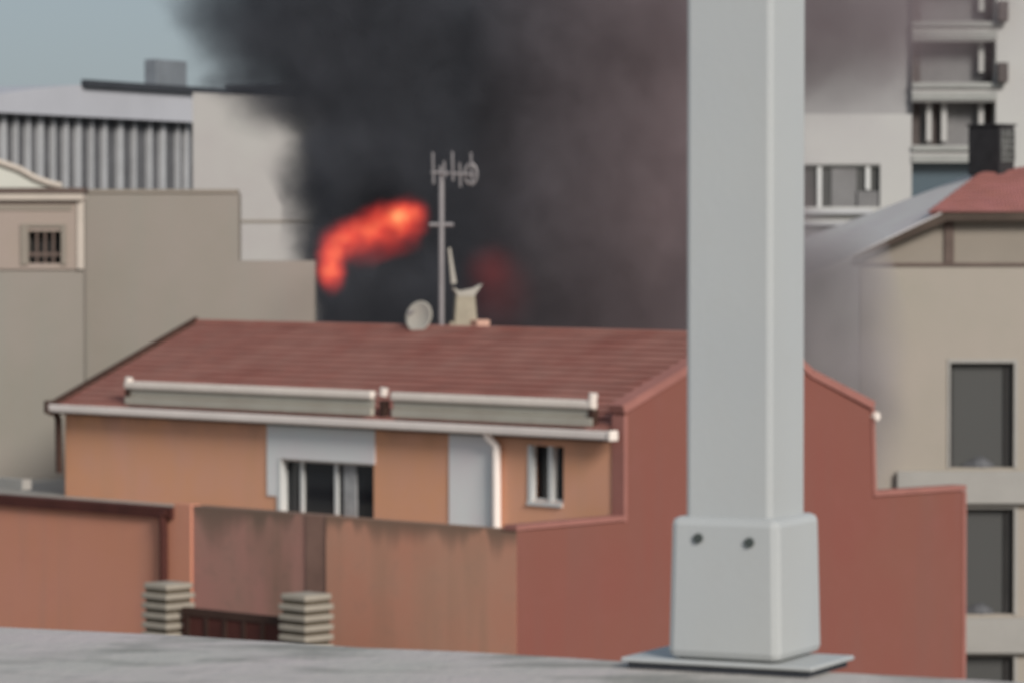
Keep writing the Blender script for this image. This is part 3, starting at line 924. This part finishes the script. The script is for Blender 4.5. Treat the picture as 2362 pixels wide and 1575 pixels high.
# dark ventilation box standing on the roof
D8 = 86.2
bc = at(2306, 398, D8)
vb_ = thing('roof_vent_box', (bc.x, bc.y, bc.z), 'black box shaped roof vent with a latticed side on the red roof', 'roof vent')
vf = Frame((bc.x, bc.y, 0), Vector((-.72, .72, 0)), Vector((-.72, -.72, 0)))
zt = at(2306, 291, D8).z; zb = at(2306, 405, D8).z
wl, wr = .92, .56
b = MB(); b.fbox(vf, 0, wl, -wr, 0, zb, zt); b.build('body', M['black_box'], vb_, bevel=.03)
b = MB(); b.fbox(vf, -.03, wl + .03, -wr - .03, .03, zt + .001, zt + .05); b.build('lid', M['black_box'], vb_)
b = MB()
vf2 = Frame((bc.x, bc.y, 0), Vector((.72, .72, 0)), Vector((.72, -.72, 0)))
for q in range(5): b.fbox(vf2, .04 + q * .115, .08 + q * .115, .002, .03, zb + .3, zt - .08)
for q in range(5): b.fbox(vf2, .03, wr - .03, .031, .045, zb + .32 + q * .15, zb + .35 + q * .15)
b.build('lattice', M['black_lattice'], vb_)

# ------------------------------------------------------------------ white apartment tower
D9 = 120.0; F9 = front(D9); P9 = lambda x, y: px2(D9, x, y)
tw = thing('apartment_tower', (at(2150, 300, D9).x, D9, 0), 'tall white apartment tower with grey balconies behind the beige house', 'building')
zT = P9(0, -420)[1]
rooms = []
for (x0, y0, x1, y1) in ((1700, -60, 2103, 264), (1700, 380, 2030, 478), (1700, -360, 2103, -160)):
    a0, zt = P9(x0, y0); a1, zb = P9(x1, y1); rooms.append((a0, a1, zb, zt))
aL, aM, aR = P9(1640, 0)[0], P9(2104, 0)[0], P9(2298, 0)[0]
b = MB(); b.wall(F9, aL, aM, 0, zT, rooms, -.3, 0)
b.build('left_facade', M['tower'], tw)
bal = []
for (y0, y1) in ((-180, -90), (-45, 50), (95, 191), (235, 336), (374, 470)):
    bal.append((aM + .001, aR, P9(0, y1)[1], P9(0, y0)[1]))
b = MB(); b.wall(F9, aM + .001, P9(2700, 0)[0], 0, zT - .002, bal, -1.0, 0.0)
b.build('right_facade', M['tower'], tw)
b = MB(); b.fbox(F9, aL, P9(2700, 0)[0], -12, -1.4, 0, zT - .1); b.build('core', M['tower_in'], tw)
b = MB(); b.fbox(F9, aM, P9(2700, 0)[0], -12, .15, zT, zT + .5); b.build('roof', M['tower_band'], tw)
# strip windows on the left facade; upper panes carry painted smoke haze
for k, hh in enumerate(rooms):
    b = MB(); b.fbox(F9, hh[0], hh[1], -.28, -.25, hh[2], hh[3]); g_ = b.build('window', M['glass_grey' if k == 1 else 'tower_pane'], tw)
    b = MB()
    if k == 1:
        for x in (1892, 2004):
            b.fbox(F9, P9(x, 0)[0] - .07, P9(x, 0)[0] + .07, -.25, -.12, hh[2] + (.0 if x < 1950 else .55), hh[3])
    b.fbox(F9, hh[0], hh[1], -.25, -.16, hh[3] - .08, hh[3])
    b.build('frame', M['frame_white'], g_)
    if k == 1:
        b = MB(); b.fbox(F9, P9(1920, 0)[0], P9(1978, 0)[0], -.25, -.2, hh[2], hh[3] - .1)
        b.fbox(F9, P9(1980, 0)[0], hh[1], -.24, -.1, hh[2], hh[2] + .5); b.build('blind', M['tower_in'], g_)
for y0, y1, x1 in ((484, 494, 2010), (512, 520, 2000)):
    b = MB(); b.fbox(F9, aL, P9(x1, 0)[0], .002, .3, P9(0, y1)[1], P9(0, y0)[1]); b.build('sill', M['fin'], tw)
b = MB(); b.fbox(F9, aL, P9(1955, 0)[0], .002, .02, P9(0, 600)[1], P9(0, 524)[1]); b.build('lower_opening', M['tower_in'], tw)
# balconies: back wall, door strips, side post, slab band, rail
for k, hh in enumerate(bal):
    if k < 4:
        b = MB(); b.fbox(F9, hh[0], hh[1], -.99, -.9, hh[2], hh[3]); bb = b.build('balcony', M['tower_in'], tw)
        for x in [2269] + ([2148, 2183] if k == 3 else []):
            b = MB(); b.fbox(F9, P9(x - 6, 0)[0], P9(x + 6, 0)[0], -.89, -.5, hh[2] + (.35 if k < 3 else .15), hh[3]); b.build('mullion', M['tower'], bb)
        for xa_, xb_ in [(2280, 2296), (2108, 2130)] + ([(2156, 2174)] if k == 3 else []):
            b = MB(); b.fbox(F9, P9(xa_, 0)[0], P9(xb_, 0)[0], -.89, -.85, hh[2], hh[3] - .05); b.build('door', M['rail_dark'], bb)
        if k < 3:
            b = MB(); b.fbox(F9, P9(2300, 0)[0], P9(2322, 0)[0], .002, .45, hh[2], hh[2] + .62); b.build('planter', M['rail_dark'], bb)
    z_ = hh[2]
    b = MB(); b.fbox(F9, hh[0], P9(2316, 0)[0], .002, .12, z_ - .17, z_ - .02); b.fbox(F9, hh[0], P9(2300, 0)[0], .002, .07, z_ - .55, z_ - .32)
    b.build('balcony_slab', M['tower_band'], tw)
b = MB(); b.fbox(F9, bal[4][0], bal[4][1], -.9, -.5, bal[4][2], bal[4][3]); b.build('glazed_front', M['blue_glass'], tw)

# ================================================================== SMOKE AND FIRE (real volumes)
def volume_mat(name, blobs, D, half, base_density, col_a, col_b, xsplit, warp, nscale, patch, hard=(0.0, 0.75), emission=None, anis=0.0):
    """blobs: (px,py,rx,ry,weight) measured in photograph pixels at distance D; local unit = object metres"""
    k = D / F_PX
    m = bpy.data.materials.new(name); m.use_nodes = True
    nt = m.node_tree; n = nt.nodes; L = nt.links; n.clear()
    out = n.new('ShaderNodeOutputMaterial')
    tc = n.new('ShaderNodeTexCoord')
    no = n.new('ShaderNodeTexNoise'); no.inputs['Scale'].default_value = nscale; no.inputs['Detail'].default_value = 4; no.inputs['Roughness'].default_value = 0.62
    L.new(tc.outputs['Object'], no.inputs['Vector'])
    sb = n.new('ShaderNodeVectorMath'); sb.operation = 'SUBTRACT'; sb.inputs[1].default_value = (.5, .5, .5)
    L.new(no.outputs['Color'], sb.inputs[0])
    sc = n.new('ShaderNodeVectorMath'); sc.operation = 'SCALE'; sc.inputs['Scale'].default_value = warp
    L.new(sb.outputs[0], sc.inputs[0])
    ad = n.new('ShaderNodeVectorMath'); ad.operation = 'ADD'
    L.new(tc.outputs['Object'], ad.inputs[0]); L.new(sc.outputs[0], ad.inputs[1])
    total = None
    for (px, py, rx, ry, wt) in blobs:
        p = at(px, py, D)
        s1 = n.new('ShaderNodeVectorMath'); s1.operation = 'SUBTRACT'; s1.inputs[1].default_value = (p.x, 0, p.z - CAM.z)
        L.new(ad.outputs[0], s1.inputs[0])
        s2 = n.new('ShaderNodeVectorMath'); s2.operation = 'MULTIPLY'; s2.inputs[1].default_value = (1 / (rx * k), 1 / half, 1 / (ry * k))
        L.new(s1.outputs[0], s2.inputs[0])
        ln = n.new('ShaderNodeVectorMath'); ln.operation = 'LENGTH'; L.new(s2.outputs[0], ln.inputs[0])
        mr = n.new('ShaderNodeMapRange'); mr.interpolation_type = 'SMOOTHSTEP'
        mr.inputs[1].default_value = 1.0; mr.inputs[2].default_value = 1.0 - hard[1]; mr.inputs[3].default_value = 0; mr.inputs[4].default_value = wt
        L.new(ln.outputs['Value'], mr.inputs[0])
        if total is None: total = mr.outputs[0]
        else:
            a = n.new('ShaderNodeMath'); a.operation = 'ADD'; L.new(total, a.inputs[0]); L.new(mr.outputs[0], a.inputs[1]); total = a.outputs[0]
    cl_ = n.new('ShaderNodeClamp'); L.new(total, cl_.inputs[0]); total = cl_.outputs[0]
    # patchiness
    n2 = n.new('ShaderNodeTexNoise'); n2.inputs['Scale'].default_value = nscale * 1.4; n2.inputs['Detail'].default_value = 3
    L.new(ad.outputs[0], n2.inputs['Vector'])
    m2 = n.new('ShaderNodeMapRange'); m2.inputs[1].default_value = .35; m2.inputs[2].default_value = .65; m2.inputs[3].default_value = patch; m2.inputs[4].default_value = 1.0
    L.new(n2.outputs[0], m2.inputs[0])
    mu = n.new('ShaderNodeMath'); mu.operation = 'MULTIPLY'; L.new(total, mu.inputs[0]); L.new(m2.outputs[0], mu.inputs[1])
    dn = n.new('ShaderNodeMath'); dn.operation = 'MULTIPLY'; dn.inputs[1].default_value = base_density; L.new(mu.outputs[0], dn.inputs[0])
    pv = n.new('ShaderNodeVolumePrincipled')
    pv.inputs['Anisotropy'].default_value = anis
    L.new(dn.outputs[0], pv.inputs['Density'])
    sx = n.new('ShaderNodeSeparateXYZ'); L.new(tc.outputs['Object'], sx.inputs[0])
    xr = n.new('ShaderNodeMapRange'); xr.inputs[1].default_value = (xsplit[0] - W_PX / 2) * k; xr.inputs[2].default_value = (xsplit[1] - W_PX / 2) * k
    L.new(sx.outputs[0], xr.inputs[0])
    cm = n.new('ShaderNodeMix'); cm.data_type = 'RGBA'; cm.inputs[6].default_value = (*col_a, 1); cm.inputs[7].default_value = (*col_b, 1)
    L.new(xr.outputs[0], cm.inputs[0])
    n3 = n.new('ShaderNodeTexNoise'); n3.inputs['Scale'].default_value = 0.32; n3.inputs['Detail'].default_value = 3     # darker and paler billows
    L.new(ad.outputs[0], n3.inputs['Vector'])
    m3 = n.new('ShaderNodeMapRange'); m3.inputs[1].default_value = .38; m3.inputs[2].default_value = .66; m3.inputs[3].default_value = .85; m3.inputs[4].default_value = 1.38
    L.new(n3.outputs[0], m3.inputs[0])
    v3 = n.new('ShaderNodeVectorMath'); v3.operation = 'SCALE'; L.new(cm.outputs[2], v3.inputs[0]); L.new(m3.outputs[0], v3.inputs['Scale'])
    L.new(v3.outputs[0], pv.inputs['Color'])
    if emission:
        rp = n.new('ShaderNodeValToRGB'); e = rp.color_ramp.elements
        e[0].position = 0.0; e[0].color = (0, 0, 0, 1)
        e[1].position = 1.0; e[1].color = (1.0, .55, .20, 1)
        for ps, cl in ((.12, (.20, .008, .008, 1)), (.40, (.68, .055, .03, 1)), (.72, (.95, .20, .08, 1))):
            q = e.new(ps); q.color = cl
        L.new(mu.outputs[0], rp.inputs[0]); L.new(rp.outputs[0], pv.inputs['Emission Color'])
        pv.inputs['Emission Strength'].default_value = emission
    L.new(pv.outputs[0], out.inputs['Volume'])
    m.cycles.volume_sampling = 'MULTIPLE_IMPORTANCE'
    m.cycles.homogeneous_volume = False
    return m


def volume_body(name, outline, D, half, m, label, cat, kind='stuff'):
    """closed, rounded body: the outline swells towards its middle depth"""
    me = bpy.data.meshes.new(name)
    org = Vector((0, D, CAM.z))
    pts = [at(x, y, D) - org for x, y in outline]
    cx = sum(p.x for p in pts) / len(pts); cz = sum(p.z for p in pts) / len(pts)
    lay = [(-1, .86), (-.6, .96), (0, 1), (.6, .96), (1, .86)]
    vs, fs = [], []; k = len(pts)
    for t, s in lay:
        vs += [Vector((cx + (p.x - cx) * s, half * t, cz + (p.z - cz) * s)) for p in pts]
    for l in range(len(lay) - 1):
        for q in range(k):
            j = (q + 1) % k
            fs.append([l * k + q, l * k + j, (l + 1) * k + j, (l + 1) * k + q])
    fs.append(list(range(k))); fs.append(list(range(len(lay) * k - 1, (len(lay) - 1) * k - 1, -1)))
    me.from_pydata(vs, [], fs)
    bm = bmesh.new(); bm.from_mesh(me); bmesh.ops.recalc_face_normals(bm, faces=bm.faces); bm.to_mesh(me); bm.free()
    me.materials.append(m)
    o = bpy.data.objects.new(name, me); COL.objects.link(o); o.location = org
    return tag(o, label, cat, kind=kind)


DS = 97.0
blobs = [
    (900, -150, 400, 380, 1.0), (1150, 60, 540, 400, 1.0), (960, 330, 330, 260, 1.0), (850, 150, 250, 300, .8),
    (1180, 520, 440, 420, 1.0), (1450, 260, 430, 520, .8), (1000, 700, 340, 230, 1.0), (1400, 700, 400, 300, .9),
    (720, 100, 200, 230, .50), (640, -60, 240, 160, .45), (800, 400, 150, 170, .6), (560, 80, 150, 110, .30), (560, 190, 120, 42, .30), (590, 110, 80, 110, .28), (650, 260, 120, 80, .16),
    (800, 640, 120, 240, 1.0), (755, 500, 110, 170, .35), (620, 235, 120, 60, .12), (690, 400, 75, 150, .14), (480, 20, 130, 60, .16),
    (1750, 60, 480, 300, .16), (1950, -20, 520, 300, .20), (1680, 500, 230, 380, .35),
]
sm_m = volume_mat('black_smoke', blobs, DS, 6.0, 1.5, (0.145, 0.15, 0.168), (0.38, 0.31, 0.318), (1080, 1520), 2.9, 0.62, 0.42)
ol = [(300, -260), (330, -40), (370, 90), (390, 200), (470, 260), (560, 330), (610, 400), (650, 480), (640, 600), (660, 760), (680, 900), (1000, 960), (1500, 960), (1800, 900),
      (1930, 700), (1960, 480), (2130, 330), (2330, 240), (2420, 60), (2420, -260)]
volume_body('black_smoke', ol, DS, 6.0, sm_m, 'dense black smoke plume billowing up behind the red roofed house', 'smoke')
bl2 = [(1850, 830, 200, 330, 1.0), (1930, 960, 190, 270, .7), (1930, 640, 190, 170, .45), (1800, 720, 250, 300, .9), (1990, 800, 130, 330, .4)]
sm2 = volume_mat('drifting_smoke', bl2, 80.0, 2.2, 1.1, (0.36, 0.325, 0.33), (0.56, 0.52, 0.52), (1700, 2000), 0.7, 0.6, 0.5)
volume_body('drifting_smoke', [(1700, 480), (1900, 470), (2040, 540), (2090, 700), (2120, 900), (2110, 1080), (2000, 1180), (1800, 1180), (1690, 1000)], 80.0, 2.2, sm2,
            'thin grey smoke drifting between the dark red gable and the beige house', 'smoke')
DFi = 87.0
fbl = [(764, 615, 44, 76, .80), (782, 565, 62, 58, .55), (825, 542, 80, 56, .46), (880, 522, 90, 60, .50), (938, 508, 66, 66, .50), (935, 490, 60, 34, .55), (895, 500, 80, 46, .2), (850, 588, 80, 40, .09), (900, 565, 90, 40, .12)]
fm_ = volume_mat('flame', fbl, DFi, 0.8, 0.5, (0.3, 0.1, 0.05), (0.3, 0.1, 0.05), (0, 1), 0.42, 2.0, 0.5, hard=(0, .95), emission=1.15)
volume_body('flame', [(700, 700), (695, 600), (720, 520), (790, 470), (880, 430), (1010, 430), (1020, 540), (960, 590), (880, 610), (830, 650), (800, 720)], DFi, 0.8, fm_,
            'bright orange red flames curling up left of the thin roof mast', 'fire')
gm_ = volume_mat('ember_glow', [(1130, 615, 80, 70, .06), (1150, 670, 110, 130, .05)], DFi, 0.8, 0.3, (0.3, 0.1, 0.05), (0.3, 0.1, 0.05), (0, 1), 0.3, 1.2, 0.8, hard=(0, .95), emission=0.5)
volume_body('flame', [(1040, 560), (1230, 540), (1270, 700), (1230, 790), (1040, 790)], DFi, 0.8, gm_,
            'dim dark red glow in the smoke right of the winged chimney', 'fire')
